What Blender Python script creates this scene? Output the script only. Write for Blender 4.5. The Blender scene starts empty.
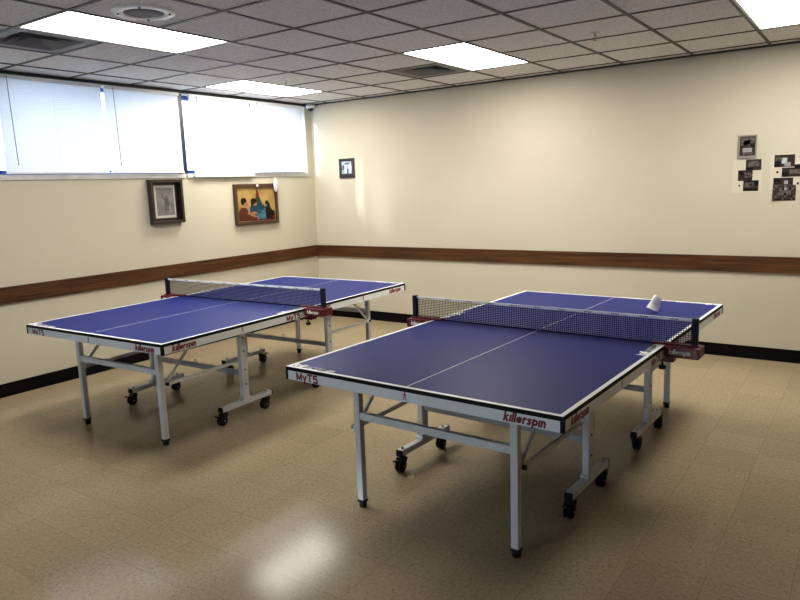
import bpy, bmesh, math, random
from mathutils import Vector, Matrix
random.seed(4)
S = bpy.context.scene
COL = S.collection

# ------------------------------------------------------------------ camera, world, sun, exposure
YAW, PITCH, ROLL = -0.6124, -0.1660, -0.0360
CAMH = 1.6595
fw = Vector((math.sin(YAW)*math.cos(PITCH), math.cos(YAW)*math.cos(PITCH), math.sin(PITCH)))
rt0 = Vector((math.cos(YAW), -math.sin(YAW), 0)); up0 = rt0.cross(fw)
rt = math.cos(ROLL)*rt0 + math.sin(ROLL)*up0
up = -math.sin(ROLL)*rt0 + math.cos(ROLL)*up0
cam_data = bpy.data.cameras.new('camera')
cam = bpy.data.objects.new('camera', cam_data); COL.objects.link(cam)
mw = Matrix((rt, up, -fw)).transposed().to_4x4(); mw.translation = (0, 0, CAMH)
cam.matrix_world = mw
cam_data.sensor_width = 36.0; cam_data.lens = 680.05/800*36.0; cam_data.clip_start = 0.02
S.camera = cam

world = bpy.data.worlds.new('world'); S.world = world; world.use_nodes = True
bg = world.node_tree.nodes['Background']
bg.inputs[0].default_value = (0.80, 0.88, 1.0, 1); bg.inputs[1].default_value = 8.0

sun_data = bpy.data.lights.new('sun', 'SUN'); sun_data.energy = 6.5; sun_data.angle = 0.06
sun_data.color = (1.0, 0.95, 0.86)
sun = bpy.data.objects.new('sun', sun_data); COL.objects.link(sun)
sun.rotation_euler = Vector((0.71, 2.0, -0.50)).to_track_quat('-Z', 'Y').to_euler()
sun.location = (-12, -6, 8)

S.view_settings.view_transform = 'Standard'; S.view_settings.look = 'None'
S.view_settings.gamma = 1.0; S.view_settings.use_curve_mapping = False
S.view_settings.exposure = 0.0
PANEL = 28.0

# ------------------------------------------------------------------ room measures (metres)
XL, YB, H = -6.016, 6.722, 2.715          # window wall, rail wall, ceiling
XR, YF = 4.6, -3.6                        # walls behind the photographer
T, GX, GY = 0.6096, -2.650, 6.5794        # ceiling grid
WZ0, WZ1 = 1.865, 2.685                   # window opening heights

# ------------------------------------------------------------------ helpers
class MB:
    def __init__(s): s.bm = bmesh.new(); s.m = 0
    def _tag(s, fs):
        for f in fs: f.material_index = s.m
    def mat(s, i): s.m = i; return s
    def box(s, c, d, rot=None, bev=0.0):
        r = bmesh.ops.create_cube(s.bm, size=1.0)
        vs = r['verts']
        M = Matrix.Translation(Vector(c)) @ ((rot.to_4x4()) if rot else Matrix.Identity(4)) @ Matrix.Diagonal((d[0], d[1], d[2], 1))
        bmesh.ops.transform(s.bm, matrix=M, verts=vs)
        fs = list({f for v in vs for f in v.link_faces})
        s._tag(fs)
        if bev > 0:
            es = list({e for v in vs for e in v.link_edges})
            o = bmesh.ops.bevel(s.bm, geom=es, offset=bev, segments=2, affect='EDGES', profile=0.6)
            s._tag(o['faces'])
        return s
    def mm(s, a, b, bev=0.0):
        return s.box([(a[i]+b[i])/2 for i in range(3)], [abs(b[i]-a[i]) for i in range(3)], None, bev)
    def bar(s, a, b, w, h, bev=0.0):
        a, b = Vector(a), Vector(b); d = b-a; z = d.normalized()
        x = Vector((0, 0, 1)).cross(z)
        if x.length < 1e-4: x = Vector((1, 0, 0))
        x.normalize(); y = z.cross(x)
        R = Matrix((x, y, z)).transposed()
        return s.box((a+b)/2, (w, h, d.length), R, bev)
    def tube(s, a, b, r, r2=None, n=14, caps=True):
        a, b = Vector(a), Vector(b); d = b-a
        q = Vector((0, 0, 1)).rotation_difference(d)
        M = Matrix.Translation((a+b)/2) @ q.to_matrix().to_4x4()
        o = bmesh.ops.create_cone(s.bm, cap_ends=caps, segments=n, radius1=r, radius2=r if r2 is None else r2, depth=d.length, matrix=M)
        fs = {f for v in o['verts'] for f in v.link_faces}; s._tag(fs)
        for f in fs:
            if len(f.verts) == 4: f.smooth = True
        return s
    def lathe(s, prof, M=None, n=28):
        M = M or Matrix.Identity(4); rings = []
        for r, z in prof:
            if r < 1e-6: rings.append([s.bm.verts.new(M @ Vector((0, 0, z)))])
            else: rings.append([s.bm.verts.new(M @ Vector((r*math.cos(2*math.pi*k/n), r*math.sin(2*math.pi*k/n), z))) for k in range(n)])
        for A, B in zip(rings, rings[1:]):
            for k in range(n):
                a, b = A[k % len(A)], A[(k+1) % len(A)]; c, d = B[(k+1) % len(B)], B[k % len(B)]
                vs = []
                for v in (a, b, c, d):
                    if v not in vs: vs.append(v)
                if len(vs) > 2:
                    f = s.bm.faces.new(vs); f.material_index = s.m; f.smooth = True
        return s
    def poly(s, pts, th=None):
        """flat polygon (3-D points); th = extrusion vector"""
        vs = [s.bm.verts.new(Vector(p)) for p in pts]
        f = s.bm.faces.new(vs); f.material_index = s.m
        if th is not None:
            o = bmesh.ops.extrude_face_region(s.bm, geom=[f])
            nv = [g for g in o['geom'] if isinstance(g, bmesh.types.BMVert)]
            bmesh.ops.translate(s.bm, verts=nv, vec=Vector(th))
            s._tag([g for g in o['geom'] if isinstance(g, bmesh.types.BMFace)])
            for v in nv:
                for g in v.link_faces: g.material_index = s.m
        return s
    def build(s, name, mats, parent=None, kind=None, loc=None):
        bmesh.ops.recalc_face_normals(s.bm, faces=s.bm.faces[:])
        me = bpy.data.meshes.new(name); s.bm.to_mesh(me); s.bm.free()
        if not isinstance(mats, (list, tuple)): mats = [mats]
        for m in mats: me.materials.append(m)
        o = bpy.data.objects.new(name, me); COL.objects.link(o)
        if parent: o.parent = parent
        if loc: o.location = loc
        if kind: o['kind'] = kind
        return o

def empty(name, loc, rz=0.0):
    o = bpy.data.objects.new(name, None); COL.objects.link(o)
    o.location = loc; o.rotation_euler = (0, 0, rz); o.empty_display_size = 0.1
    return o
def tag(o, label, cat, group=None):
    o['label'] = label; o['category'] = cat
    if group: o['group'] = group
    return o
def copy_tree(o, parent=None):
    c = o.copy(); COL.objects.link(c)
    if parent: c.parent = parent
    for ch in list(o.children): copy_tree(ch, c)
    return c

# ------------------------------------------------------------------ materials
def pm(name, col, rough=0.5, metal=0.0, spec=0.5, noise=None, bump=None, coat=0.0):
    m = bpy.data.materials.new(name); m.use_nodes = True
    nt = m.node_tree; b = nt.nodes['Principled BSDF']
    b.inputs['Base Color'].default_value = (*col, 1); b.inputs['Roughness'].default_value = rough
    b.inputs['Metallic'].default_value = metal; b.inputs['Specular IOR Level'].default_value = spec
    b.inputs['Coat Weight'].default_value = coat
    if noise or bump:
        tc = nt.nodes.new('ShaderNodeTexCoord')
    if noise:
        sc, amt = noise
        n = nt.nodes.new('ShaderNodeTexNoise'); n.inputs['Scale'].default_value = sc; n.inputs['Detail'].default_value = 4
        nt.links.new(tc.outputs['Object'], n.inputs['Vector'])
        r = nt.nodes.new('ShaderNodeMapRange'); r.inputs[1].default_value = 0.3; r.inputs[2].default_value = 0.7
        r.inputs[3].default_value = 1-amt; r.inputs[4].default_value = 1+amt
        nt.links.new(n.outputs['Fac'], r.inputs[0])
        mx = nt.nodes.new('ShaderNodeVectorMath'); mx.operation = 'SCALE'; mx.inputs[0].default_value = col
        nt.links.new(r.outputs[0], mx.inputs['Scale']); nt.links.new(mx.outputs[0], b.inputs['Base Color'])
    if bump:
        sc, st = bump
        n2 = nt.nodes.new('ShaderNodeTexNoise'); n2.inputs['Scale'].default_value = sc; n2.inputs['Detail'].default_value = 3
        nt.links.new(tc.outputs['Object'], n2.inputs['Vector'])
        bp = nt.nodes.new('ShaderNodeBump'); bp.inputs['Strength'].default_value = st; bp.inputs['Distance'].default_value = 0.002
        nt.links.new(n2.outputs['Fac'], bp.inputs['Height']); nt.links.new(bp.outputs[0], b.inputs['Normal'])
    return m
def emis(name, col, st):
    m = bpy.data.materials.new(name); m.use_nodes = True; nt = m.node_tree
    nt.nodes.remove(nt.nodes['Principled BSDF'])
    e = nt.nodes.new('ShaderNodeEmission'); e.inputs[0].default_value = (*col, 1); e.inputs[1].default_value = st
    nt.links.new(e.outputs[0], nt.nodes['Material Output'].inputs[0]); return m

def floor_mat():
    m = bpy.data.materials.new('vinyl_tile'); m.use_nodes = True; nt = m.node_tree; L = nt.links.new
    b = nt.nodes['Principled BSDF']; N = nt.nodes.new
    tc = N('ShaderNodeTexCoord')
    # 305 mm tiles, seams barely open
    mp = N('ShaderNodeMapping'); mp.inputs['Location'].default_value = (0.487, -0.09, 0); L(tc.outputs['Object'], mp.inputs[0])
    br = N('ShaderNodeTexBrick'); br.offset = 0.0; br.squash = 1.0
    br.inputs['Scale'].default_value = 1.0; br.inputs['Brick Width'].default_value = 0.305; br.inputs['Row Height'].default_value = 0.305
    br.inputs['Mortar Size'].default_value = 0.0012; br.inputs['Mortar Smooth'].default_value = 0.2
    br.inputs['Color1'].default_value = (0.40, 0.40, 0.40, 1); br.inputs['Color2'].default_value = (0.62, 0.62, 0.62, 1); br.inputs['Mortar'].default_value = (0.5, 0.5, 0.5, 1)
    L(mp.outputs[0], br.inputs['Vector'])
    n1 = N('ShaderNodeTexNoise'); n1.inputs['Scale'].default_value = 55; n1.inputs['Detail'].default_value = 6; n1.inputs['Roughness'].default_value = 0.65
    L(tc.outputs['Object'], n1.inputs['Vector'])
    cr = N('ShaderNodeValToRGB'); e = cr.color_ramp.elements
    e[0].position = 0.30; e[0].color = (0.255, 0.194, 0.114, 1); e[1].position = 0.70; e[1].color = (0.370, 0.292, 0.184, 1)
    L(n1.outputs['Fac'], cr.inputs[0])
    # dark chips
    v = N('ShaderNodeTexVoronoi'); v.inputs['Scale'].default_value = 46; v.inputs['Randomness'].default_value = 1.0
    L(tc.outputs['Object'], v.inputs['Vector'])
    lt = N('ShaderNodeMath'); lt.operation = 'LESS_THAN'; lt.inputs[1].default_value = 0.17; L(v.outputs['Distance'], lt.inputs[0])
    sp = N('ShaderNodeSeparateColor'); L(v.outputs['Color'], sp.inputs[0])
    gt = N('ShaderNodeMath'); gt.operation = 'GREATER_THAN'; gt.inputs[1].default_value = 0.55; L(sp.outputs[0], gt.inputs[0])
    mu = N('ShaderNodeMath'); mu.operation = 'MULTIPLY'; L(lt.outputs[0], mu.inputs[0]); L(gt.outputs[0], mu.inputs[1])
    mu2 = N('ShaderNodeMath'); mu2.operation = 'MULTIPLY'; mu2.inputs[1].default_value = 0.75; L(mu.outputs[0], mu2.inputs[0])
    mx = N('ShaderNodeMixRGB'); mx.inputs[2].default_value = (0.10, 0.070, 0.045, 1); L(mu2.outputs[0], mx.inputs[0]); L(cr.outputs[0], mx.inputs[1])
    # light chips
    v2 = N('ShaderNodeTexVoronoi'); v2.inputs['Scale'].default_value = 70; L(tc.outputs['Object'], v2.inputs['Vector'])
    l2 = N('ShaderNodeMath'); l2.operation = 'LESS_THAN'; l2.inputs[1].default_value = 0.16; L(v2.outputs['Distance'], l2.inputs[0])
    l3 = N('ShaderNodeMath'); l3.operation = 'MULTIPLY'; l3.inputs[1].default_value = 0.4; L(l2.outputs[0], l3.inputs[0])
    mx2 = N('ShaderNodeMixRGB'); mx2.inputs[2].default_value = (0.56, 0.48, 0.36, 1); L(l3.outputs[0], mx2.inputs[0]); L(mx.outputs[0], mx2.inputs[1])
    # tile to tile tone + seam
    ml = N('ShaderNodeMixRGB'); ml.blend_type = 'OVERLAY'; ml.inputs[0].default_value = 0.30; L(mx2.outputs[0], ml.inputs[1]); L(br.outputs['Color'], ml.inputs[2])
    sm = N('ShaderNodeMixRGB'); sm.inputs[2].default_value = (0.12, 0.09, 0.06, 1)
    sf = N('ShaderNodeMath'); sf.operation = 'MULTIPLY'; sf.inputs[1].default_value = 0.55; L(br.outputs['Fac'], sf.inputs[0])
    L(sf.outputs[0], sm.inputs[0]); L(ml.outputs[0], sm.inputs[1]); L(sm.outputs[0], b.inputs['Base Color'])
    n3 = N('ShaderNodeTexNoise'); n3.inputs['Scale'].default_value = 2.2; L(tc.outputs['Object'], n3.inputs['Vector'])
    rr = N('ShaderNodeMapRange'); rr.inputs[3].default_value = 0.10; rr.inputs[4].default_value = 0.19; L(n3.outputs['Fac'], rr.inputs[0]); L(rr.outputs[0], b.inputs['Roughness'])
    b.inputs['Specular IOR Level'].default_value = 0.08
    return m
def ceiling_mat():
    m = bpy.data.materials.new('ceiling_tile'); m.use_nodes = True; nt = m.node_tree; L = nt.links.new; N = nt.nodes.new
    b = nt.nodes['Principled BSDF']; b.inputs['Roughness'].default_value = 0.95; b.inputs['Specular IOR Level'].default_value = 0.1
    tc = N('ShaderNodeTexCoord'); n = N('ShaderNodeTexNoise'); n.inputs['Scale'].default_value = 70; n.inputs['Detail'].default_value = 3
    L(tc.outputs['Object'], n.inputs['Vector'])
    cr = N('ShaderNodeValToRGB'); e = cr.color_ramp.elements
    e[0].position = 0.36; e[0].color = (0.60, 0.60, 0.61, 1); e[1].position = 0.55; e[1].color = (0.78, 0.78, 0.79, 1)
    L(n.outputs['Fac'], cr.inputs[0]); L(cr.outputs[0], b.inputs['Base Color'])
    bp = N('ShaderNodeBump'); bp.inputs['Strength'].default_value = 0.4; bp.inputs['Distance'].default_value = 0.003
    L(n.outputs['Fac'], bp.inputs['Height']); L(bp.outputs[0], b.inputs['Normal'])
    return m
def wood_mat(name, c1, c2, axis):
    m = bpy.data.materials.new(name); m.use_nodes = True; nt = m.node_tree; L = nt.links.new; N = nt.nodes.new
    b = nt.nodes['Principled BSDF']; b.inputs['Roughness'].default_value = 0.5; b.inputs['Specular IOR Level'].default_value = 0.2
    tc = N('ShaderNodeTexCoord'); mp = N('ShaderNodeMapping')
    mp.inputs['Scale'].default_value = (1.2, 30, 30) if axis == 'x' else (30, 1.2, 30)
    L(tc.outputs['Object'], mp.inputs[0])
    n = N('ShaderNodeTexNoise'); n.inputs['Scale'].default_value = 1.6; n.inputs['Detail'].default_value = 6; n.inputs['Roughness'].default_value = 0.6
    L(mp.outputs[0], n.inputs['Vector'])
    cr = N('ShaderNodeValToRGB'); e = cr.color_ramp.elements; e[0].position = 0.33; e[0].color = (*c1, 1); e[1].position = 0.68; e[1].color = (*c2, 1)
    L(n.outputs['Fac'], cr.inputs[0])
    ge = N('ShaderNodeNewGeometry'); mr = N('ShaderNodeMapRange'); mr.inputs[3].default_value = 0.75; mr.inputs[4].default_value = 1.3
    L(ge.outputs['Random Per Island'], mr.inputs[0])
    vm = N('ShaderNodeVectorMath'); vm.operation = 'SCALE'; L(cr.outputs[0], vm.inputs[0]); L(mr.outputs[0], vm.inputs['Scale']); L(vm.outputs[0], b.inputs['Base Color'])
    return m
def slat_mat():
    m = bpy.data.materials.new('blind_slat'); m.use_nodes = True; nt = m.node_tree; L = nt.links.new; N = nt.nodes.new
    b = nt.nodes['Principled BSDF']; b.inputs['Base Color'].default_value = (0.80, 0.80, 0.82, 1); b.inputs['Roughness'].default_value = 0.5
    t = N('ShaderNodeBsdfTranslucent'); t.inputs[0].default_value = (0.85, 0.86, 0.90, 1)
    mx = N('ShaderNodeMixShader'); mx.inputs[0].default_value = 0.11
    L(b.outputs[0], mx.inputs[1]); L(t.outputs[0], mx.inputs[2]); L(mx.outputs[0], nt.nodes['Material Output'].inputs[0])
    return m
def glass_mat():
    m = bpy.data.materials.new('window_glass'); m.use_nodes = True; nt = m.node_tree; L = nt.links.new; N = nt.nodes.new
    nt.nodes.remove(nt.nodes['Principled BSDF'])
    t = N('ShaderNodeBsdfTransparent'); t.inputs[0].default_value = (0.80, 0.88, 0.95, 1)
    g = N('ShaderNodeBsdfGlossy'); g.inputs['Roughness'].default_value = 0.02
    mx = N('ShaderNodeMixShader'); mx.inputs[0].default_value = 0.06
    L(t.outputs[0], mx.inputs[1]); L(g.outputs[0], mx.inputs[2]); L(mx.outputs[0], nt.nodes['Material Output'].inputs[0])
    return m

M = {}
M['floor'] = floor_mat(); M['tile'] = ceiling_mat()
M['wall'] = pm('cream_wall_paint', (0.520, 0.474, 0.365), 0.6, spec=0.2, noise=(1.4, 0.03), bump=(120, 0.12))
M['bounce_cut'] = pm('brown_bounce_cut', (0.16, 0.11, 0.07), 0.6, noise=(3, 0.2))  # dark brown given to the unseen walls to cut bounced fill light
M['tee'] = pm('dark_ceiling_tee', (0.035, 0.030, 0.030), 0.5)
M['rail_x'] = wood_mat('stained_wood_x', (0.026, 0.009, 0.003), (0.095, 0.037, 0.012), 'x')
M['rail_y'] = wood_mat('stained_wood_y', (0.026, 0.009, 0.003), (0.095, 0.037, 0.012), 'y')
M['base'] = pm('black_vinyl_base', (0.004, 0.003, 0.0035), 0.7, spec=0.06)
M['panel'] = emis('lamp_diffuser', (1.0, 0.955, 0.865), PANEL)
M['white_enamel'] = pm('white_enamel', (0.75, 0.74, 0.72), 0.4)
M['plastic_white'] = pm('white_plastic', (0.80, 0.80, 0.78), 0.35)
M['grille_grey'] = pm('grey_grille', (0.10, 0.10, 0.11), 0.6, noise=(400, 0.5))
M['vent'] = pm('vent_metal', (0.20, 0.195, 0.20), 0.6)
M['dark'] = pm('dark_void', (0.012, 0.012, 0.014), 0.7)
M['black_gloss'] = pm('black_dome', (0.006, 0.006, 0.007), 0.08)
M['brass'] = pm('sprinkler_metal', (0.35, 0.32, 0.28), 0.35, metal=0.8)
M['slat'] = slat_mat()
M['blue_frame'] = pm('blue_window_frame', (0.010, 0.045, 0.22), 0.4)
M['navy'] = pm('navy_metal', (0.006, 0.010, 0.035), 0.4)
M['sill'] = pm('painted_sill', (0.58, 0.57, 0.53), 0.5, noise=(9, 0.12))
M['glass'] = glass_mat()
M['wand'] = pm('wand_plastic', (0.20, 0.20, 0.20), 0.4)
# table
M['blue_top'] = pm('blue_table_top', (0.010, 0.018, 0.140), 0.42, spec=0.06, noise=(3, 0.03))
M['line'] = pm('white_line_paint', (0.80, 0.80, 0.82), 0.45)
M['black'] = pm('black_edge', (0.006, 0.006, 0.008), 0.6, spec=0.12)
M['white_steel'] = pm('white_powder_coat', (0.80, 0.82, 0.83), 0.42, spec=0.3)
M['leg_steel'] = pm('pale_grey_powder_coat', (0.66, 0.67, 0.67), 0.42, spec=0.3)
M['grey_steel'] = pm('grey_powder_coat', (0.33, 0.33, 0.32), 0.4)
M['rubber'] = pm('black_rubber', (0.007, 0.007, 0.008), 0.55, spec=0.2)
M['bolt'] = pm('zinc', (0.45, 0.45, 0.46), 0.35, metal=0.8)
M['red'] = pm('red_plastic', (0.105, 0.004, 0.011), 0.4, spec=0.3)
M['red_ink'] = pm('dark_red_ink', (0.22, 0.010, 0.018), 0.5)
M['white_ink'] = pm('white_ink', (0.82, 0.82, 0.84), 0.5)
M['navy_post'] = pm('navy_net_post', (0.006, 0.007, 0.022), 0.5, spec=0.2)
M['net'] = pm('dark_net_cord', (0.007, 0.008, 0.020), 0.8, spec=0.1)
M['tape'] = pm('white_net_tape', (0.78, 0.80, 0.82), 0.7)

# ------------------------------------------------------------------ room shell
MB().mm((XL-0.3, YF-0.3, -0.12), (XR+0.3, YB+0.3, 0)).build('floor', M['floor'], kind='structure')

# windows are three openings in the window wall; the two the photo shows are glazed
WIN = [(2.81, 4.690), (4.750, 6.610)]
w = MB()
w.mm((XL-0.22, YF-0.2, 0), (XL, YB, WZ0)); w.mm((XL-0.22, YF-0.2, WZ1), (XL, YB, H+0.3))
ys = [YF-0.2, WIN[0][0], WIN[0][1], WIN[1][0], WIN[1][1], YB]
w.mm((XL-0.22, ys[0], WZ0), (XL, ys[1], WZ1)); w.mm((XL-0.22, ys[4], WZ0), (XL, ys[5], WZ1))
w.build('wall_left', M['wall'], kind='structure')
MB().mm((XL-0.22, YB, 0), (XR+0.2, YB+0.2, H+0.3)).build('wall_back', M['wall'], kind='structure')
MB().mm((XR, YF-0.2, 0), (XR+0.2, YB, H+0.3)).build('wall_right', M['bounce_cut'], kind='structure')
DX0, DX1, DZ = -4.6, -2.2, 2.15                                  # unseen glazed entrance, added to bring daylight onto the table ends
w = MB(); w.mm((XL, YF-0.2, 0), (DX0, YF, H+0.3)); w.mm((DX1, YF-0.2, 0), (XR, YF, H+0.3)); w.mm((DX0, YF-0.2, DZ), (DX1, YF, H+0.3))
w.build('wall_front', M['bounce_cut'], kind='structure')
d = MB(); xm = (DX0+DX1)/2
for a, b_ in (((DX0, 0), (DX0+0.06, DZ)), ((DX1-0.06, 0), (DX1, DZ)), ((xm-0.06, 0.10), (xm+0.06, DZ-0.06)), ((DX0+0.06, DZ-0.06), (DX1-0.06, DZ)), ((DX0+0.06, 0), (DX1-0.06, 0.10))):
    d.mm((a[0], YF-0.14, a[1]), (b_[0], YF-0.09, b_[1]))
added_door = d.build('added_door_1', M['navy'], kind='structure')
for a, b_ in ((DX0+0.06, xm-0.06), (xm+0.06, DX1-0.06)):
    p = MB(); p.mm((a, YF-0.118, 0.10), (b_, YF-0.112, DZ-0.06)); p.build('added_door_pane', M['glass'], added_door)
MB().mm((DX0-1.0, YF-4.2, DZ+0.25), (DX1+1.0, YF-0.2, DZ+0.37)).build('added_porch_roof', M['wall'], kind='structure')  # unseen roof, added to keep the sun out of the entrance

# ceiling: lay-in tiles, grid of dark tees
def cx(i): return GX + i*T
def cy(j): return GY - j*T
lit = {}
LC = [(-3, 5), (-1, 1), (-5, 1), (3, 1)]                         # cell column i (x from cx(i) to cx(i+1)), first row j
for n, (i, j) in enumerate(LC):
    lit[(i, j)] = n; lit[(i, j+1)] = n
vents = {(-4, 6): 'v', (-2, 1): 'v'}
c = MB()
for i in range(-6, 13):
    x0, x1 = max(cx(i), XL), min(cx(i+1), XR)
    if x1 <= x0: continue
    for j in range(-1, 18):
        y1, y0 = min(cy(j), YB), max(cy(j+1), YF)
        if y1 <= y0 or (i, j) in lit or (i, j) in vents: continue
        c.mm((x0+0.002, y0+0.002, H+0.005), (x1-0.002, y1-0.002, H+0.02))
c.mm((XL-0.2, YF-0.2, H+0.30), (XR+0.2, YB+0.2, H+0.42))  # unseen slab above the tiles, added to block sun and sky
c.build('ceiling', M['tile'], kind='structure')
g = MB(); tw = 0.012
for i in range(-5, 12):
    for j in range(-1, 18):
        y1, y0 = min(cy(j), YB), max(cy(j+1), YF)
        if y1 > y0 and XL < cx(i) < XR: g.mm((cx(i)-tw, y0, H-0.001), (cx(i)+tw, y1, H+0.005))
for j in range(0, 17):
    for i in range(-6, 13):
        x0, x1 = max(cx(i), XL), min(cx(i+1), XR)
        if x1 <= x0 or cy(j) < YF: continue
        if (i, j) in lit and lit.get((i, j-1)) == lit[(i, j)]: continue
        g.mm((x0, cy(j)-tw, H-0.0005), (x1, cy(j)+tw, H+0.005))
g.build('trim_1', M['tee'], kind='structure')
g = MB()
g.mm((XL, YB-0.018, H-0.012), (XR, YB, H+0.004)); g.mm((XL, YF, H-0.026), (XL+0.018, YB-0.018, H+0.004))
g.mm((XR-0.018, YF, H-0.012), (XR, YB-0.018, H+0.004)); g.mm((XL+0.018, YF, H-0.012), (XR-0.018, YF+0.018, H+0.004))
g.build('trim_2', M['tee'], kind='structure')

# chair rail boards (joints where the photo shows them) and vinyl base
b = MB(); z0, z1 = 0.793, 0.935
for x0, x1 in ((XL+0.022, -4.30), (-4.2985, 0.5), (0.5015, XR-0.001)):
    b.mm((x0, YB-0.022, z0), (x1, YB-0.0005, z1), 0.003)
b.build('trim_3', M['rail_x'], kind='structure')
b = MB()
for y0, y1 in ((YF+0.001, 3.32), (3.3215, YB-0.001)):
    b.mm((XL+0.0005, y0, z0), (XL+0.022, y1, z1), 0.003)
b.build('trim_4', M['rail_y'], kind='structure')
MB().mm((XL+0.006, YB-0.006, 0), (XR-0.006, YB-0.0003, 0.117), 0.002).build('baseboard_back', M['base'], kind='structure')
MB().mm((XL+0.0003, YF, 0), (XL+0.006, YB-0.0065, 0.117), 0.002).build('baseboard_left', M['base'], kind='structure')
MB().mm((XR-0.006, YF, 0), (XR-0.0003, YB-0.0065, 0.117), 0.002).build('baseboard_right', M['base'], kind='structure')

# windows
for n, (y0, y1) in enumerate(WIN):
    f = MB(); xo, xi = XL-0.17, XL-0.11
    fwid = 0.045
    f.mm((xo, y0, WZ0), (xi, y1, WZ0+fwid)); f.mm((xo, y0, WZ1-fwid), (xi, y1, WZ1))
    f.mm((xo, y0, WZ0+fwid), (xi, y0+fwid, WZ1-fwid)); f.mm((xo, y1-fwid, WZ0+fwid), (xi, y1, WZ1-fwid))
    ym = (y0+y1)/2; f.mm((xo, ym-0.025, WZ0+fwid), (xi, ym+0.025, WZ1-fwid))
    fr = f.build('window_%d' % (n+1), M['blue_frame'], kind='structure')
    for ya, yb_ in ((y0+fwid, ym-0.025), (ym+0.025, y1-fwid)):
        p = MB(); p.mm((XL-0.143, ya, WZ0+fwid), (XL-0.137, yb_, WZ1-fwid)); p.build('window_pane', M['glass'], fr)
    s = MB(); s.mm((XL-0.11, y0, WZ0-0.002), (XL, y1, WZ0+0.004)); s.mm((XL+0.0003, y0-0.02, WZ0-0.040), (XL+0.014, y1+(0.02 if n else 0.016), WZ0+0.004), 0.002)
    s.build('window_sill', M['sill'], fr)
# mullions between the openings: navy outside face, blue return
mu = MB(); mu.mm((XL-0.22, 4.690, WZ0), (XL-0.020, 4.750, WZ1)); mu.mat(1); mu.mm((XL-0.020, 4.690, WZ0), (XL-0.008, 4.750, WZ1))
mu.build('trim_5', [M['blue_frame'], M['navy']], kind='structure')

# blinds
def blind(y0, y1, zb, label):
    r = empty('window_blind', (XL, (y0+y1)/2, WZ1)); w2 = (y1-y0)/2
    hd = MB(); hd.mm((0.014, -w2, -0.030), (0.052, w2, 0.0), 0.003); hd.build('headrail', M['plastic_white'], r)
    s = MB(); ztop, zbot = -0.030, zb-WZ1+0.022
    n = int((ztop-zbot)/0.0205); pitch = (ztop-zbot)/n
    for k in range(n):
        zc = ztop-(k+0.5)*pitch
        pts = []
        for q in range(5):                       # curved slat, nearly closed
            t = (q-2)/2*0.0125; a = math.radians(68)
            dx = t*math.cos(a) + 0.0016*(1-(q-2)**2/4.0); dz = -t*math.sin(a)
            pts.append((0.032+dx, zc+dz))
        for (xa, za), (xb, zb_) in zip(pts, pts[1:]):
            vs = [s.bm.verts.new(v) for v in ((xa, -w2+0.004, za), (xa, w2-0.004, za), (xb, w2-0.004, zb_), (xb, -w2+0.004, zb_))]
            f = s.bm.faces.new(vs); f.smooth = True
    bmesh.ops.remove_doubles(s.bm, verts=s.bm.verts[:], dist=1e-5)
    s.build('slats', M['slat'], r)
    bt = MB(); bt.mm((0.020, -w2, zbot-0.018), (0.044, w2, zbot-0.001), 0.003); bt.build('bottom_rail', M['plastic_white'], r)
    wd = MB(); wd.tube((0.060, -w2+0.085, -0.022), (0.056, -w2+0.10, -0.74), 0.0033, n=8); wd.tube((0.045, -w2+0.085, -0.018), (0.060, -w2+0.085, -0.022), 0.003, n=6)
    wd.build('tilt_wand', M['wand'], r)
    for yy in (-w2*0.72, 0.0, w2*0.72):
        ld = MB(); ld.tube((0.0475, yy, -0.03), (0.0475, yy, zbot-0.005), 0.0009, n=5)
        ld.build('ladder_cord', M['plastic_white'], r)
    tag(r, label, 'blind', 'white blinds on the high windows')
    return r
blind(2.872, 3.812, 1.870, 'white horizontal slat blind at the left edge of the photo, leftmost of four')
blind(3.835, 4.670, 1.870, 'white slat blind above the dark-framed sketch, left of the blue window strip')
blind(4.800, 5.655, 1.826, 'white slat blind right of the blue strip whose bottom rail hangs below the sill')
blind(5.665, 6.520, 1.870, 'white slat blind nearest the room corner, above the painting, rightmost of four')

# ------------------------------------------------------------------ ceiling fixtures
def ceiling_light(i, j, label):
    x0, x1, y0, y1 = cx(i)+0.0125, cx(i+1)-0.0125, cy(j+2)+0.0125, cy(j)-0.0125
    r = empty('ceiling_light', ((x0+x1)/2, (y0+y1)/2, H+0.004)); hx, hy = (x1-x0)/2, (y1-y0)/2
    f = MB(); t = 0.012
    f.mm((-hx, -hy, 0), (hx, -hy+t, 0.06)); f.mm((-hx, hy-t, 0), (hx, hy, 0.06)); f.mm((-hx, -hy+t, 0), (-hx+t, hy-t, 0.06)); f.mm((hx-t, -hy+t, 0), (hx, hy-t, 0.06))
    f.mm((-hx, -hy, 0.06), (hx, hy, 0.07))
    f.build('frame', M['white_enamel'], r)
    d = MB(); d.mm((-hx+t, -hy+t, 0.004), (hx-t, hy-t, 0.010)); d.build('diffuser', M['panel'], r)
    tag(r, label, 'ceiling light', 'recessed ceiling light panels')
ceiling_light(-3, 5, 'glowing white ceiling panel at upper left, beside the round speaker grille')
ceiling_light(-1, 1, 'glowing white ceiling panel over the middle of the photo, next to an air vent')
ceiling_light(-5, 1, 'glowing white ceiling panel nearest the room corner, above the right-hand windows')
ceiling_light(3, 1, 'glowing white ceiling panel cut off at the upper right corner of the photo')

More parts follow.
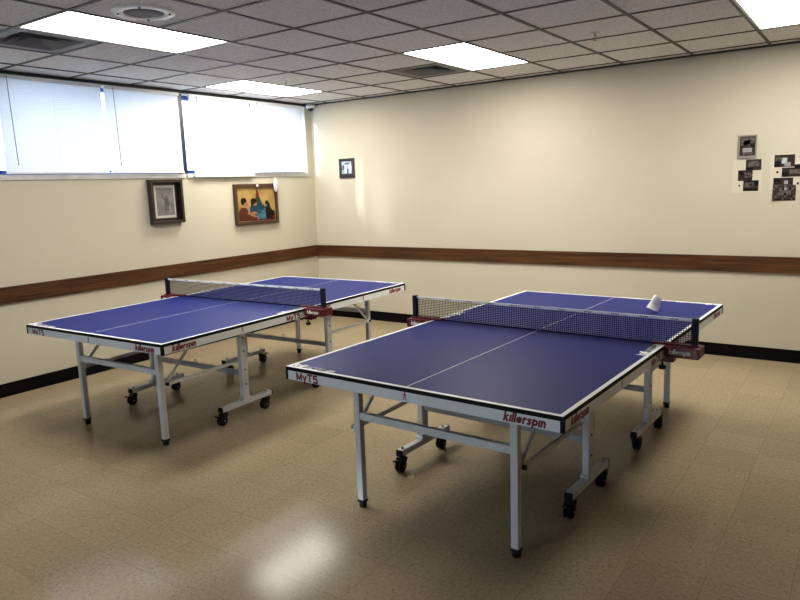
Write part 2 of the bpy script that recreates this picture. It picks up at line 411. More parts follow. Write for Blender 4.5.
def air_vent(i, j, label):
    x0, x1, y0, y1 = cx(i)+0.0125, cx(i+1)-0.0125, cy(j+1)+0.0125, cy(j)-0.0125
    r = empty('air_vent', ((x0+x1)/2, (y0+y1)/2, H+0.001)); h = (x1-x0)/2
    f = MB()
    q = 0.075
    f.mm((-h, -h, 0.002), (h, -h+q, 0.008)); f.mm((-h, h-q, 0.002), (h, h, 0.008)); f.mm((-h, -h+q, 0.002), (-h+q, h-q, 0.008)); f.mm((h-q, -h+q, 0.002), (h, h-q, 0.008))
    f.build('frame', M['vent'], r)
    l = MB()
    for k in range(3):                             # nested sloping square louvres
        a, bq = h-q-0.004-k*0.058, h-q-0.004-k*0.058-0.036
        za, zb = 0.004, 0.045
        A = [(-a, -a, za), (a, -a, za), (a, a, za), (-a, a, za)]; B = [(-bq, -bq, zb), (bq, -bq, zb), (bq, bq, zb), (-bq, bq, zb)]
        for u in range(4):
            l.poly([A[u], A[(u+1) % 4], B[(u+1) % 4], B[u]], (0, 0, 0.0015))
    l.build('louvre', M['vent'], r)
    MB().mm((-h, -h, 0.06), (h, h, 0.10)).build('duct', M['dark'], r)
    tag(r, label, 'vent', 'square ceiling air vents')
air_vent(-4, 6, 'dark square ceiling air vent at upper left beside the first light panel')
air_vent(-2, 1, 'dark square ceiling air vent beside the middle light panel')

r = empty('ceiling_speaker', (-3.610, 2.630, H+0.004))
MB().lathe([(0.115, 0.0), (0.120, -0.010), (0.170, -0.008), (0.180, 0.0)], n=40).build('rim', M['plastic_white'], r)
MB().lathe([(0.0, -0.007), (0.06, -0.0065), (0.116, -0.003), (0.116, 0.0005), (0.0, 0.0005)], n=40).build('grille', M['grille_grey'], r)
for k in range(4):
    s = MB(); a = math.pi/4 + k*math.pi/2; s.tube((0.145*math.cos(a), 0.145*math.sin(a), -0.014), (0.145*math.cos(a), 0.145*math.sin(a), -0.006), 0.007, n=10)
    s.build('screw', M['dark'], r)
tag(r, 'round ceiling speaker grille with pale rim beside the upper left light panel', 'speaker')

def sprinkler(x, y, label):
    r = empty('ceiling_sprinkler', (x, y, H+0.005))
    MB().lathe([(0.0, 0.0), (0.030, 0.0), (0.026, -0.006), (0.012, -0.008), (0.0, -0.008)], n=18).build('escutcheon', M['white_enamel'], r)
    b = MB(); b.tube((0, 0, -0.007), (0, 0, -0.028), 0.007, n=10)
    for sx in (-1, 1): b.tube((sx*0.006, 0, -0.026), (sx*0.013, 0, -0.040), 0.0022, n=6); b.tube((sx*0.013, 0, -0.040), (0, 0, -0.055), 0.0022, n=6)
    b.lathe([(0.0, -0.055), (0.018, -0.056), (0.018, -0.058), (0.0, -0.059)], n=16)
    b.build('nozzle', M['brass'], r)
    tag(r, label, 'sprinkler', 'ceiling sprinklers')
sprinkler(-4.862, 5.10, 'small ceiling sprinkler head beside the light panel nearest the room corner')
sprinkler(-1.783, 5.15, 'small ceiling sprinkler head between the middle and upper right light panels')

r = empty('security_camera', (XL+0.085, YB-0.085, H-0.012))
MB().lathe([(0.0, 0.0), (0.055, 0.0), (0.058, -0.018), (0.052, -0.038), (0.040, -0.042), (0.0, -0.042)], n=28).build('housing', M['plastic_white'], r)
MB().lathe([(0.038, -0.041), (0.036, -0.056), (0.026, -0.070), (0.012, -0.077), (0.0, -0.078)], n=28).build('dome', M['black_gloss'], r)
tag(r, 'small white security camera with black dome in the ceiling corner', 'security camera')

# ------------------------------------------------------------------ lettering
def arc(cx_, cy_, r, a0, a1, n=10): return [(cx_+r*math.cos(math.radians(a0+(a1-a0)*k/n)), cy_+r*math.sin(math.radians(a0+(a1-a0)*k/n))) for k in range(n+1)]
GLYPH = {'k': (0.66, [[(0, 0), (0, 1.5)], [(.05, .45), (.56, 1.0)], [(.22, .60), (.62, 0)]]), 'i': (0.0, [[(0, 0), (0, 1.0)]]), 'l': (0.0, [[(0, 0), (0, 1.5)]]),
    'e': (0.70, [[(.05, .5), (.66, .5)], arc(.35, .5, .36, 10, 320, 14)]), 'r': (0.30, [[(0, 0), (0, 1.0)], [(0, .55), (.12, .84), (.42, .90)]]),
    's': (0.56, [[(.56, .84), (.30, .92), (.08, .76), (.28, .55), (.50, .32), (.34, .09), (0, .12)]]), 'p': (0.68, [[(0, -.45), (0, 1.0)], arc(.32, .5, .36, 180, -180, 16)]),
    'n': (0.54, [[(0, 0), (0, 1.0)], [(0, .55), (.14, .86), (.40, .86), (.54, .62), (.54, 0)]]),
    'M': (1.16, [[(0, 0), (0, 1.4)], [(0, 1.4), (.58, .15)], [(.58, .15), (1.16, 1.4)], [(1.16, 1.4), (1.16, 0)]]), 'y': (0.80, [[(0, 1.0), (.42, .05)], [(.80, 1.0), (.26, -.42)]]),
    'T': (1.06, [[(0, 1.4), (1.06, 1.4)], [(.53, 1.4), (.53, 0)]]), '5': (0.92, [[(.90, 1.4), (.06, 1.4), (.04, .80), (.74, .80), (.92, .64), (.92, .16), (.74, 0), (0, 0)]])}
def word(body, xh, sw, shear, gap, sx=1.0):
    """heavy lettering drawn stroke by stroke; xh = height of a small letter in metres"""
    b = bmesh.new(); x = 0.0
    for ch in body:
        wd, strokes = GLYPH[ch]
        for st in strokes:
            for (p, q) in zip(st, st[1:]):
                p, q = Vector((p[0]*sx+x, p[1])), Vector((q[0]*sx+x, q[1])); d = (q-p).normalized(); n = Vector((-d.y, d.x))*sw/2; e = d*sw*0.30
                vs = [b.verts.new((v.x, v.y, 0)) for v in (p-e-n, q+e-n, q+e+n, p-e+n)]; b.faces.new(vs)
        x += wd*sx + sw + gap
    x -= sw+gap
    for v in b.verts: v.co = Vector(((v.co.x-x/2+shear*(v.co.y-0.6))*xh, (v.co.y-0.62)*xh, 0))
    me = bpy.data.meshes.new('lettering'); b.to_mesh(me); b.free(); return me
T_K = word('killerspin', 0.0250, 0.37, 0.20, 0.04)
T_M = word('MyT5', 0.0245, 0.40, 0.0, 0.05, 1.12)
T_KS = word('killerspin', 0.0165, 0.34, 0.15, 0.0)
T_TAPE = word('killerspin', 0.0055, 0.30, 0.10, 0.14)
T_KT = word('killerspin', 0.0260, 0.48, 0.12, 0.04, 1.7)
def icon_mesh():
    m = MB()
    m.lathe([(0.0, 0.0), (0.0045, 0.0)], Matrix.Translation((0.002, 0.017, 0)), n=10)
    for pts in ([(-.004, .012), (.006, .012), (.005, -.002), (-.004, -.002)], [(-.004, 0), (0, -.001), (-.006, -.020), (-.010, -.020)],
                [(0, -.001), (.005, 0), (.012, -.020), (.008, -.020)], [(-.004, .012), (-.004, .008), (-.012, .002), (-.013, .005)], [(.005, .012), (.005, .008), (.011, .004), (.012, .007)]):
        m.poly([(x, y, 0) for x, y in pts])
    me = bpy.data.meshes.new('emblem'); m.bm.to_mesh(me); m.bm.free(); return me
ICON = icon_mesh()
def letter(me, mat, parent, pos, right, upv, name='lettering'):
    m2 = me.copy(); m2.materials.clear(); m2.materials.append(mat)
    o = bpy.data.objects.new(name, m2); COL.objects.link(o); o.parent = parent
    rgt, u = Vector(right).normalized(), Vector(upv).normalized(); n = rgt.cross(u)
    X = Matrix((rgt, u, n)).transposed().to_4x4(); X.translation = Vector(pos) + n*0.0008
    o.matrix_local = X
    return o

# ------------------------------------------------------------------ table tennis table
TL, TW, TZ = 2.74, 1.525, 0.76
def make_table(loc, rz, label, ly=-1.19):
    root = empty('table_tennis_table', loc, rz)
    hw, hl = TW/2, TL/2
    for sg in (-1, 1):                       # two hinged halves; the far one is the near one turned round
        R = Matrix.Rotation(0 if sg < 0 else math.pi, 3, 'Z')
        def P(x, y, z): return tuple(R @ Vector((x, y, z)))
        def mm(mb, a, b_, bev=0.0): return mb.mm(P(*a), P(*b_), bev)
        y0, y1 = -hl, -0.004
        t = MB(); mm(t, (-hw+0.0015, y0+0.0015, TZ-0.018), (hw-0.0015, y1, TZ-0.0006))
        t.mat(1); e = TZ
        for a, b_ in (((-hw, y0), (hw, y0+0.02)), ((-hw, y0+0.02), (-hw+0.02, y1)), ((hw-0.02, y0+0.02), (hw, y1)), ((-0.0015, y0+0.02), (0.0015, y1))):
            mm(t, (a[0], a[1], TZ-0.0010), (b_[0], b_[1], TZ))
        top = t.build('tabletop', [M['blue_top'], M['line']], root)
        letter(T_KT, M['white_ink'], top, P(-0.600, y0+0.040, TZ), P(1, 0, 0), P(0, 1, 0))
        letter(T_KT, M['white_ink'], top, P(hw-0.042, -0.160, TZ), P(0, 1, 0), P(-1, 0, 0))
        k = MB()
        mm(k, (-hw-0.001, y0-0.001, TZ-0.020), (hw+0.001, y0+0.0013, TZ-0.0012)); mm(k, (-hw-0.001, y0+0.0013, TZ-0.020), (-hw+0.0013, y1, TZ-0.0012)); mm(k, (hw-0.0013, y0+0.0013, TZ-0.020), (hw+0.001, y1, TZ-0.0012))
        k.build('edge_band', M['black'], root)
        a = MB(); at, zb, zt = 0.022, 0.692, TZ-0.020
        mm(a, (-hw, y0, zb), (hw, y0+at, zt)); mm(a, (-hw, y0+at, zb), (-hw+at, y1, zt)); mm(a, (hw-at, y0+at, zb), (hw, y1, zt)); mm(a, (-hw+at, y1-0.03, zb+0.01), (hw-at, y1, zt))
        mm(a, (-0.54, y0+at, zt-0.03), (-0.505, y1-0.03, zt)); mm(a, (0.505, y0+at, zt-0.03), (0.54, y1-0.03, zt))
        ap = a.build('apron', M['white_steel'], root)
        for sx in (-1, 1):
            cc = MB(); mm(cc, (sx*(hw-0.012), y0-0.0025, zb-0.001), (sx*(hw+0.0025), y0+0.004, TZ-0.018)); mm(cc, (sx*(hw-0.006), y0+0.004, zb-0.001), (sx*(hw+0.0025), y0+0.016, TZ-0.018))
            cc.build('corner_cap', M['black'], ap)
        zc = (zb+zt)/2
        letter(T_M, M['red_ink'], ap, P(-0.615, y0, zc-0.002), P(1, 0, 0), (0, 0, 1))
        letter(ICON, M['red_ink'], ap, P(-0.0, y0, zc+0.003), P(1, 0, 0), (0, 0, 1), 'emblem')
        letter(T_K, M['red_ink'], ap, P(0.598, y0, zc), P(1, 0, 0), (0, 0, 1))
        for sx in (-1, 1):
            rd = P(0, sx, 0); x = sx*hw
            letter(T_K, M['red_ink'], ap, P(x, -1.200, zc), rd, (0, 0, 1))
            letter(ICON, M['red_ink'], ap, P(x, -0.705, zc+0.003), rd, (0, 0, 1), 'emblem')
            letter(T_M, M['red_ink'], ap, P(x, -0.185, zc-0.002), rd, (0, 0, 1))
        # legs, crossbar, folding rods
        for sx in (-1, 1):
            lg = MB(); lg.m = 0
            lx = sx*0.448 + (0.021 if sg < 0 else 0.0)
            mm(lg, (lx-0.018, ly-0.018, 0.035), (lx+0.018, ly+0.018, zb+0.03), 0.003)
            mm(lg, (lx-0.024, ly-0.023, zb-0.030), (lx+0.024, ly+0.023, zb+0.002), 0.002)
            leg = lg.build('leg', M['leg_steel'], root)
            ft = MB(); ft.lathe([(0.0, 0.0), (0.017, 0.0), (0.0205, 0.006), (0.0205, 0.022), (0.014, 0.028), (0.014, 0.036), (0.0, 0.036)], Matrix.Translation(P(lx, ly, 0)), n=18)
            ft.mm(P(lx-0.021, ly-0.020, 0.030), P(lx+0.021, ly+0.020, 0.044), 0.002)
            ft.build('foot_cap', M['rubber'], leg)
            st = MB()
            st.bar(P(sx*0.486, ly+0.034, 0.416), P(sx*0.500, -0.535, 0.424), 0.014, 0.024, 0.002)
            st.bar(P(sx*0.474, ly+0.034, 0.416), P(sx*0.474, ly+0.36, zt-0.012), 0.012, 0.018, 0.002)
            st.mm(P(lx+sx*0.012, ly+0.012, 0.402), P(sx*0.486, ly+0.044, 0.430), 0.003)
            st.build('folding_strut', M['leg_steel'], root)
            pv = MB(); pv.tube(P(sx*0.470, ly+0.034, 0.416), P(sx*0.503, ly+0.034, 0.416), 0.012, n=12)
            pv.build('pivot_knob', M['rubber'], root)
        cb = MB(); o_ = 0.021 if sg < 0 else 0.0; mm(cb, (-0.4305+o_, ly-0.013, 0.484), (0.4305+o_, ly+0.013, 0.522), 0.002); cb.build('leg_crossbar', M['leg_steel'], root)
        # wheeled undercarriage
        for sx in (-1, 1):
            wf = MB(); xo = sx*0.5225
            mm(wf, (xo-0.018, -0.530, 0.130), (xo+0.018, -0.470, zt-0.004), 0.003)
            mm(wf, (xo-0.020, -0.745, 0.098), (xo+0.020, -0.240, 0.134), 0.003)
            mm(wf, (xo-0.024, -0.545, 0.133), (xo+0.024, -0.455, 0.150), 0.003)
            wf.mat(1)
            for yy in (-0.715, -0.285): wf.tube(P(xo, yy, 0.133), P(xo, yy, 0.147), 0.009, n=8)
            wfo = wf.build('wheel_frame', [M['leg_steel'], M['bolt']], root)
            for ya, yb_ in ((-0.752, -0.741), (-0.244, -0.233)):
                ec = MB(); mm(ec, (xo-0.0205, ya, 0.0975), (xo+0.0205, yb_, 0.1345), 0.002)
                ec.build('end_cap', M['black'], wfo)
            for z in (0.25, 0.36, 0.50, 0.60):
                hl_ = MB(); hl_.tube(P(xo+sx*0.0175, -0.50, z), P(xo+sx*0.0205, -0.50, z), 0.007, n=10)
                hl_.build('adjustment_hole', M['black'], wfo)
            for yy, br in ((-0.715, True), (-0.285, False)):
                w = MB(); dx = 0.012
                yw = yy - 0.022
                w.tube(P(xo, yy, 0.098), P(xo, yy, 0.086), 0.017, n=14)
                w.mm(P(xo-0.026, yy-0.030, 0.074), P(xo+0.026, yy+0.016, 0.087), 0.003)
                for q in (-1, 1):
                    w.poly([P(xo+q*0.024, yy+0.012, 0.076), P(xo+q*0.024, yy-0.030, 0.076), P(xo+q*0.024, yw-0.008, 0.030), P(xo+q*0.024, yw+0.008, 0.030)], P(q*0.003, 0, 0))
                for q in (-1, 1):
                    w.lathe([(0.0, -0.009), (0.030, -0.009), (0.0365, -0.006), (0.0375, 0.0), (0.0365, 0.006), (0.030, 0.009), (0.0, 0.009)],
                            Matrix.Translation(P(xo+q*dx, yw, 0.0375)) @ Matrix.Rotation(math.pi/2, 4, 'Y'), n=22)
                w.mat(1); w.tube(P(xo-0.029, yw, 0.0375), P(xo+0.029, yw, 0.0375), 0.005, n=10); w.mat(0)
                if br:
                    w.bar(P(xo, yw-0.02, 0.070), P(xo, yw-0.058, 0.080), 0.030, 0.010, 0.002)
                w.build('caster', [M['rubber'], M['bolt']], wfo)
        cr = MB(); mm(cr, (-0.5045, -0.514, 0.314), (0.5045, -0.486, 0.348), 0.002)
        cr.build('undercarriage_crossbar', M['grey_steel'], root)
        rg = MB(); rg.lathe([(0.014+0.003*math.cos(u), 0.003*math.sin(u)) for u in [2*math.pi*v/8 for v in range(9)]], Matrix.Translation(P(0.0, -0.500, 0.365)) @ Matrix.Rotation(math.pi/2, 4, 'X'), n=18)
        rg.build('lock_ring', M['bolt'], root)
        hn = MB(); mm(hn, (-0.10, -0.16, zb-0.055), (0.10, -0.03, zb+0.012), 0.004); hn.build('latch_box', M['grey_steel'], root)
    # net set
    nw, zt_ = 0.900, TZ+0.1525
    n = MB()
    z0 = TZ+0.004; nv = 144
    for k in range(nv+1):
        x = -nw + 2*nw*k/nv; n.mm((x-0.0015, -0.0010, z0), (x+0.0015, 0.0010, zt_-0.012))
    for k in range(13):
        z = z0 + (zt_-0.012-z0)*k/12; n.mm((-nw, -0.0011, z-0.0015), (nw, 0.0011, z+0.0015))
    n.mm((-nw, -0.0022, z0-0.003), (nw, 0.0022, z0+0.004))
    net = n.build('net', M['net'], root)
    tp = MB(); tp.mm((-nw, -0.0035, zt_-0.016), (nw, 0.0035, zt_-0.001), 0.0015); tape = tp.build('net_tape', M['tape'], net)
    for k in range(11):
        x = -0.80 + 1.60*k/10
        for sy in (-1, 1): letter(T_TAPE, M['navy_post'], net, (x, sy*0.0036, zt_-0.0085), (-sy, 0, 0), (0, 0, 1))
    for sx in (-1, 1):
        p = MB(); p.mm((sx*0.893, -0.016, TZ-0.03), (sx*0.925, 0.016, zt_+0.004), 0.004)
        p.build('net_post', M['navy_post'], net)
        c = MB()
        c.mm((sx*0.768, -0.062, 0.704), (sx*0.945, 0.062, 0.763), 0.008)            # body outside the edge
        c.mm((sx*0.690, -0.026, TZ+0.0008), (sx*0.905, 0.026, TZ+0.012), 0.003)      # upper jaw over the top
        c.mm((sx*0.772, -0.026, 0.742), (sx*0.935, 0.026, TZ+0.012), 0.004)
        c.mm((sx*0.700, -0.030, 0.668), (sx*0.80, 0.030, 0.682), 0.003)              # lower jaw
        c.mm((sx*0.772, -0.030, 0.668), (sx*0.81, 0.030, 0.715), 0.004)
        cl = c.build('clamp', M['red'], net)
        kb = MB(); kb.tube((sx*0.745, 0, 0.669), (sx*0.745, 0, 0.640), 0.006, n=10); kb.lathe([(0.0, 0.640), (0.018, 0.640), (0.021, 0.632), (0.018, 0.620), (0.0, 0.618)], Matrix.Translation((sx*0.745, 0, 0)), n=16)
        kb.build('clamp_screw', M['rubber'], net)
        for sy in (-1, 1):
            letter(T_KS, M['white_ink'], net, (sx*0.850, sy*0.062, 0.735), (-sy, 0, 0), (0, 0, 1))
    tag(root, label, 'table tennis table', 'blue table tennis tables')
    return root
AX, AY, AA = -1.6545, 3.8008, 0.035
BX, BY, BA = -4.3194, 3.8168, -0.0274
make_table((AX, AY, 0), -AA, 'nearer blue table tennis table, on the right, with a white cup on its far half', -1.200)
make_table((BX, BY, 0), -BA, 'farther blue table tennis table, beside the window wall, with nothing lying on it', -1.187)

# ------------------------------------------------------------------ white plastic cup on the near table
cpx = AX + 0.455*math.cos(AA) + 0.90*math.sin(AA); cpy = AY - 0.455*math.sin(AA) + 0.90*math.cos(AA)
cm = bpy.data.materials.new('clear_plastic'); cm.use_nodes = True
cb_ = cm.node_tree.nodes['Principled BSDF']; cb_.inputs['Base Color'].default_value = (0.85, 0.87, 0.88, 1); cb_.inputs['Roughness'].default_value = 0.25; cb_.inputs['Transmission Weight'].default_value = 0.15
cup = MB()
prof = [(0.0, 0.0), (0.024, 0.0), (0.026, 0.004), (0.034, 0.05), (0.039, 0.095), (0.041, 0.097), (0.0385, 0.0965), (0.033, 0.05), (0.024, 0.007), (0.0, 0.006)]
cup.lathe(prof, n=26)
for v in cup.bm.verts:                         # dented thin plastic
    a = math.atan2(v.co.y, v.co.x); k = 1 + 0.10*math.sin(3*a+v.co.z*40)*min(1, v.co.z/0.05); v.co.x *= k; v.co.y *= k
ax_ = Vector((0, 0, 1)).cross(rt0)               # leans to the right, mouth down
Rm = Matrix.Rotation(math.radians(24), 4, ax_) @ Matrix.Rotation(math.pi, 4, 'X')
bmesh.ops.transform(cup.bm, matrix=Rm, verts=cup.bm.verts[:])
zmin = min(v.co.z for v in cup.bm.verts)
bmesh.ops.translate(cup.bm, verts=cup.bm.verts[:], vec=(0, 0, -zmin+0.0005))
o = cup.build('plastic_cup', cm, loc=(cpx, cpy, TZ))
tag(o, 'small crumpled white plastic cup tilted on the far half of the near table', 'cup')

# ------------------------------------------------------------------ pictures on the window wall
def wl(y, z, d): return (XL+d, y, z)           # point d in front of the window wall
def wb(x, z, d): return (x, YB-d, z)           # point d in front of the rail wall
M['frame_dark'] = pm('dark_walnut_frame', (0.022, 0.011, 0.007), 0.4, noise=(30, 0.3))
M['frame_brown'] = pm('brown_frame', (0.055, 0.022, 0.010), 0.4, noise=(30, 0.3))
M['frame_black'] = pm('black_frame', (0.008, 0.008, 0.009), 0.35)
M['mat_board'] = pm('cream_mount', (0.48, 0.44, 0.37), 0.8)
M['sketch'] = pm('grey_sketch_paper', (0.15, 0.14, 0.125), 0.8, noise=(14, 0.25))
M['graphite'] = pm('graphite', (0.06, 0.055, 0.05), 0.8)
# shadow-box frame with a small sketch
y0, y1, z0, z1 = 4.226, 4.613, 1.364, 1.809; yc, zc = (y0+y1)/2, (z0+z1)/2
r = empty('framed_sketch', (XL, yc, zc)); hw, hh, d = (y1-y0)/2, (z1-z0)/2, 0.065
f = MB(); t = 0.030
f.mm((0.001, -hw, -hh), (d, hw, -hh+t), 0.003); f.mm((0.001, -hw, hh-t), (d, hw, hh), 0.003); f.mm((0.001, -hw, -hh+t), (d, -hw+t, hh-t), 0.003); f.mm((0.001, hw-t, -hh+t), (d, hw, hh-t), 0.003)
f.mm((0.001, -hw+t, -hh+t), (0.006, hw-t, hh-t))
f.build('frame', M['frame_dark'], r)
m = MB(); m.mm((0.006, -0.130, -0.165), (0.020, 0.118, 0.165)); m.build('mount', M['mat_board'], r)
m = MB(); m.mm((0.0201, -0.110, -0.140), (0.021, 0.100, 0.142)); m.mat(1)
def blob(mb, c, rx, rz, x, n=14): mb.poly([(x, c[0]+rx*math.cos(2*math.pi*k/n), c[1]+rz*math.sin(2*math.pi*k/n)) for k in range(n)])
X = 0.0214
blob(m, (0.010, 0.045), 0.013, 0.016, X)
m.poly([(X, -0.012, 0.030), (X, 0.032, 0.030), (X, 0.040, -0.030), (X, 0.028, -0.045), (X, -0.014, -0.040)])
m.poly([(X, -0.012, 0.028), (X, -0.010, 0.010), (X, -0.045, 0.045), (X, -0.040, 0.085), (X, -0.030, 0.085), (X, -0.034, 0.050)])
m.poly([(X, -0.012, -0.040), (X, 0.004, -0.042), (X, 0.000, -0.105), (X, -0.016, -0.105)]); m.poly([(X, 0.010, -0.042), (X, 0.028, -0.044), (X, 0.026, -0.100), (X, 0.012, -0.100)])
m.build('sketch', [M['sketch'], M['graphite']], r)
tag(r, 'deep dark wooden frame holding a grey sketch of a standing figure, below the windows', 'picture')

# painting
y0, y1, z0, z1 = 5.338, 6.010, 1.278, 1.745; yc, zc = (y0+y1)/2, (z0+z1)/2
r = empty('framed_painting', (XL, yc, zc)); hw, hh, d = (y1-y0)/2, (z1-z0)/2, 0.040
f = MB(); t = 0.036
f.mm((0.001, -hw, -hh), (d, hw, -hh+t), 0.004); f.mm((0.001, -hw, hh-t), (d, hw, hh), 0.004); f.mm((0.001, -hw, -hh+t), (d, -hw+t, hh-t), 0.004); f.mm((0.001, hw-t, -hh+t), (d, hw, hh-t), 0.004)
f.build('frame', M['frame_brown'], r)
pc = [pm('ochre_paint', (0.33, 0.215, 0.070), 0.6, spec=0.1, noise=(9, 0.22)), pm('russet_paint', (0.075, 0.020, 0.010), 0.6, spec=0.1, noise=(30, 0.25)), pm('skin_paint', (0.27, 0.125, 0.060), 0.6, spec=0.1),
      pm('dark_paint', (0.010, 0.006, 0.008), 0.6, spec=0.1), pm('green_paint', (0.018, 0.040, 0.014), 0.6, spec=0.1, noise=(40, 0.4)), pm('teal_paint', (0.014, 0.045, 0.060), 0.6, spec=0.1, noise=(30, 0.35)),
      pm('blue_paint', (0.05, 0.115, 0.165), 0.6, spec=0.1, noise=(30, 0.35)), pm('red_paint', (0.12, 0.018, 0.014), 0.6, spec=0.1)]
m = MB(); m.mm((0.002, -hw+t, -hh+t), (0.018, hw-t, hh-t))
W, Hh = hw-t, hh-t
def sh(i, pts, k): m.mat(i); m.poly([(0.0182+0.0003*k, W*(2*u-1), Hh*(2*v-1)) for u, v in pts])
def el(i, u, v, ru, rv, k): sh(i, [(u+ru*math.cos(a), v+rv*math.sin(a)) for a in [2*math.pi*q/16 for q in range(16)]], k)
sh(4, [(.40, .32), (.46, .62), (.53, .90), (.60, .66), (.70, .34)], 1); sh(7, [(.48, .74), (.53, .97), (.58, .78), (.56, .70), (.50, .70)], 2)
el(5, .45, .33, .14, .19, 3); el(6, .66, .22, .19, .21, 4); el(5, .60, .40, .11, .10, 5)
sh(1, [(.03, .02), (.03, .30), (.10, .42), (.22, .40), (.34, .20), (.50, .10), (.50, .01)], 6); el(2, .205, .54, .060, .105, 7); el(3, .165, .62, .075, .075, 8); sh(3, [(.10, .50), (.17, .48), (.17, .64), (.09, .62)], 9); sh(2, [(.25, .22), (.44, .10), (.46, .15), (.27, .32)], 7)
el(2, .45, .52, .055, .075, 6); el(3, .42, .59, .075, .085, 7); sh(3, [(.35, .46), (.41, .46), (.42, .60), (.35, .60)], 8); el(2, .42, .24, .075, .05, 8); sh(5, [(.34, .36), (.36, .30), (.60, .22), (.62, .28)], 9)
sh(3, [(.74, .02), (.72, .40), (.78, .57), (.84, .52), (.88, .34), (.98, .24), (.98, .02)], 6); el(2, .745, .47, .034, .058, 7); el(3, .775, .53, .050, .060, 8)
sh(1, [(.48, .01), (.52, .05), (.80, .04), (.98, .01)], 9); sh(7, [(.90, .10), (.98, .16), (.98, .06), (.91, .05)], 10)
m.build('canvas', pc, r)
hk = MB(); hk.tube((0.002, 0.01, hh-0.020), (d+0.004, 0.01, hh-0.020), 0.014, n=14); hk.build('hanger_button', M['plastic_white'], r)
tag(r, 'brown framed painting of people around a green tree, below the right-hand windows', 'picture')
# small pale leaf of paper hanging at the painting's corner
m = MB()
prof = [(0.000, 0.085), (0.030, 0.050), (0.052, 0.010), (0.056, -0.030), (0.038, -0.070), (0.010, -0.092)]
L_, R_ = [], []
for k, (wd, z) in enumerate(prof):
    bend = 0.012*math.sin(k*0.6)
    L_.append((0.050+bend, -wd*0.7, z)); R_.append((0.058+bend*0.5, wd, z))
for k in range(len(prof)-1):
    a, b_ = L_[k], L_[k+1]; c_, d_ = R_[k+1], R_[k]; mid0 = ((a[0]+d_[0])/2+0.012, (a[1]+d_[1])/2, a[2]); mid1 = ((b_[0]+c_[0])/2+0.012, (b_[1]+c_[1])/2, b_[2])
    if k == 0: m.poly([a, b_, mid1], (0.001, 0, 0)); m.poly([a, mid1, c_], (0.001, 0, 0))
    else: m.poly([a, b_, mid1, mid0], (0.001, 0, 0)); m.poly([mid0, mid1, c_, d_], (0.001, 0, 0))
m.tube((0.052, 0.0, 0.073), (0.010, 0.0, 0.100), 0.0012, n=6)
o = m.build('paper_ornament', pm('white_card', (0.50, 0.50, 0.50), 0.6), loc=(XL, 5.965, 1.735))
tag(o, 'small white paper ornament hanging over the upper right corner of the painting', 'ornament')

# ------------------------------------------------------------------ pictures on the rail wall
x0, x1, z0, z1 = -5.570, -5.333, 1.783, 2.019; xc, zc = (x0+x1)/2, (z0+z1)/2
r = empty('framed_photo', (xc, YB, zc)); hw, hh, d = (x1-x0)/2, (z1-z0)/2, 0.020; t = 0.045
f = MB(); f.mm((-hw, -d, -hh), (hw, -0.0005, -hh+t*1.1), 0.002); f.mm((-hw, -d, hh-t*0.75), (hw, -0.0005, hh), 0.002); f.mm((-hw, -d, -hh+t*1.1), (-hw+t*0.8, -0.0005, hh-t*0.75), 0.002); f.mm((hw-t*0.8, -d, -hh+t*1.1), (hw, -0.0005, hh-t*0.75), 0.002)
f.build('frame', M['frame_black'], r)
pc = [pm('photo_pale_blue', (0.36, 0.44, 0.50), 0.4, noise=(22, 0.4)), pm('photo_dark_blue', (0.03, 0.05, 0.09), 0.4), pm('photo_white', (0.72, 0.76, 0.80), 0.4)]
m = MB(); m.mm((-hw+t*0.8, -0.012, -hh+t*1.1), (hw-t*0.8, -0.002, hh-t*0.75))
def q2(i, u0, v0, u1, v1, k=1, sk=0.0):
    m.mat(i); a = -0.0122-0.0002*k; f_ = lambda u, v: ((2*u-1)*(hw-t*0.8), a, -hh+t*1.1+v*(2*hh-t*1.85)); m.poly([f_(u0, v0), f_(u1, v0), f_(u1+sk, v1), f_(u0+sk, v1)])
q2(1, .05, .30, .22, .70, 1, .03); q2(2, .30, .05, .48, .85, 1, .02); q2(1, .50, .02, .66, .42, 2, .02); q2(2, .70, .10, .92, .80, 2, -.02); q2(1, .30, .75, .75, .85, 3)
m.build('photograph', pc, r)
tag(r, 'small black framed photograph on the cream wall near the room corner', 'picture')

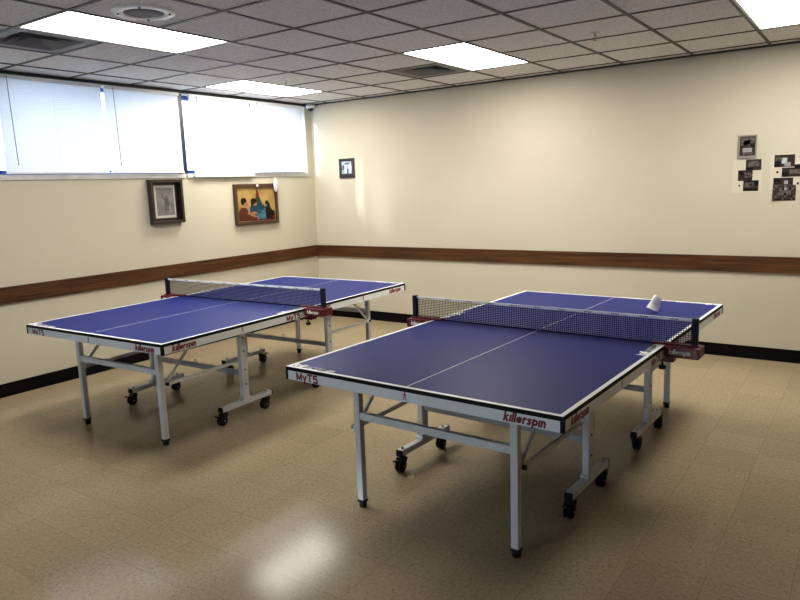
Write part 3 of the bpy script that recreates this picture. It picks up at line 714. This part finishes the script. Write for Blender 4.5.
PH = [pm('photo_brown_black', (0.030, 0.020, 0.015), 0.5, spec=0.1, noise=(45, 0.6)), pm('photo_grey', (0.10, 0.080, 0.072), 0.5, spec=0.1, noise=(60, 0.6)), pm('photo_black', (0.006, 0.005, 0.005), 0.5, spec=0.1), pm('photo_light', (0.30, 0.28, 0.29), 0.5, spec=0.1), pm('photo_pale_cyan', (0.42, 0.52, 0.54), 0.4)]
M['sheet'] = pm('cream_sheet', (0.57, 0.51, 0.41), 0.6)
def sheet(name, x0, x1, z0, z1, th=0.003, mat=None):
    r = empty(name, ((x0+x1)/2, YB, (z0+z1)/2))
    MB().mm(((x0-x1)/2, -th, (z0-z1)/2), ((x1-x0)/2, -0.0004, (z1-z0)/2)).build('sheet', mat or M['sheet'], r)
    return r, (x1-x0)/2, (z1-z0)/2
def patches(r, hw, hh, th, items, name='photo'):
    for it in items:
        mi, u0, v0, u1, v1 = it[:5]; m = MB()
        m.mm((hw*(2*u0-1), -th-0.0012, hh*(2*v0-1)), (hw*(2*u1-1), -th-0.0001, hh*(2*v1-1)))
        m.mat(1)
        for (mj, a0, b0, a1, b1) in it[5:]:
            m.mat(mj); ux = lambda a: hw*(2*(u0+(u1-u0)*a)-1); vz = lambda b: hh*(2*(v0+(v1-v0)*b)-1)
            m.poly([(ux(a0), -th-0.0014, vz(b0)), (ux(a1), -th-0.0014, vz(b0)), (ux(a1), -th-0.0014, vz(b1)), (ux(a0), -th-0.0014, vz(b1))])
        m.m = 0
        mats = PH[:]; base = PH[mi]
        o = m.build(name, PH, r)
        for pl in o.data.polygons[:6]: pl.material_index = mi
# grey framed print, above the left sheet
r, hw, hh = sheet('framed_print', -1.040, -0.888, 1.789, 1.988, 0.014, pm('grey_frame', (0.22, 0.20, 0.175), 0.5, spec=0.2))
r['label'] = ''
patches(r, hw, hh, 0.014, [(0, .13, .12, .93, .94, (1, .06, .55, .95, .95), (2, .22, .55, .46, .78), (3, .46, .58, .68, .82), (2, .70, .46, .96, .64), (3, .20, .18, .80, .40), (1, .20, .06, .85, .16))], 'print')
tag(r, 'small grey framed dark print, above the left photo sheet on the cream wall', 'picture')
r, hw, hh = sheet('photo_sheet', -1.070, -0.836, 1.495, 1.784)
patches(r, hw, hh, 0.003, [(0, .44, .66, .96, .98, (1, .15, .35, .85, .85), (2, .0, .02, .5, .25)), (0, .19, .35, .68, .67, (1, .45, .3, .95, .75), (3, .60, .40, .80, .55), (2, .0, .55, .4, .9)), (0, .38, .04, .90, .36, (1, .1, .35, .7, .8), (2, .70, .50, 1.0, .95), (3, .45, .50, .62, .70), (2, 0, 0, .9, .25)), (2, .215, .185, .275, .235)])
tag(r, 'cream sheet of dark photos pinned to the wall, left of the two sheets', 'photo sheet', 'photo sheets on the cream wall')
r, hw, hh = sheet('photo_sheet', -0.775, -0.500, 1.510, 1.812)
patches(r, hw, hh, 0.003, [(0, .10, .64, .66, .98, (2, .0, .0, .30, .45), (4, .36, .28, .62, .75), (3, .50, .05, .80, .38), (1, .05, .55, .4, .8)), (0, .32, .36, .92, .62, (1, .35, .3, .9, .8), (2, 0, 0, .3, .5)), (2, .66, .60, .90, .70), (0, .10, .02, .64, .34, (2, .0, .6, .3, 1.0), (3, .55, .45, .75, .75), (1, .1, .1, .9, .4)),
    (2, .17, .47, .23, .53), (2, .78, .88, .84, .94), (2, .74, .14, .80, .20)])
tag(r, 'cream sheet of dark photos at the right edge, right of the two sheets', 'photo sheet', 'photo sheets on the cream wall')
# loose photo overlapping the bottom of the right sheet, corner curling
m = MB(); hw, hh, nx = 0.088, 0.066, 10
gv = {}
for i in range(nx+1):
    for j in range(7):
        u, v = i/nx, j/6; curl = 0.022*max(0, 1-u*2.4)**2*max(0, 1-v*1.6)**2
        gv[i, j] = m.bm.verts.new((hw*(2*u-1), -0.0046-curl, hh*(2*v-1)))
for i in range(nx):
    for j in range(6):
        f_ = m.bm.faces.new([gv[i, j], gv[i+1, j], gv[i+1, j+1], gv[i, j+1]]); f_.smooth = True
        mid = 2 <= j <= 4 and 3 <= i <= 7
        f_.material_index = (3 if (i+j) % 3 == 0 and j == 4 else 2 if (i*j) % 3 == 1 else 1) if mid else (1 if (i*7+j*5) % 4 == 0 else 0)
o = m.build('loose_photo', PH, loc=(-0.662, YB, 1.486))
md = o.modifiers.new('thickness', 'SOLIDIFY'); md.thickness = 0.0006
tag(o, 'dark loose photo with a curling corner, stuck below the right photo sheet', 'photo')
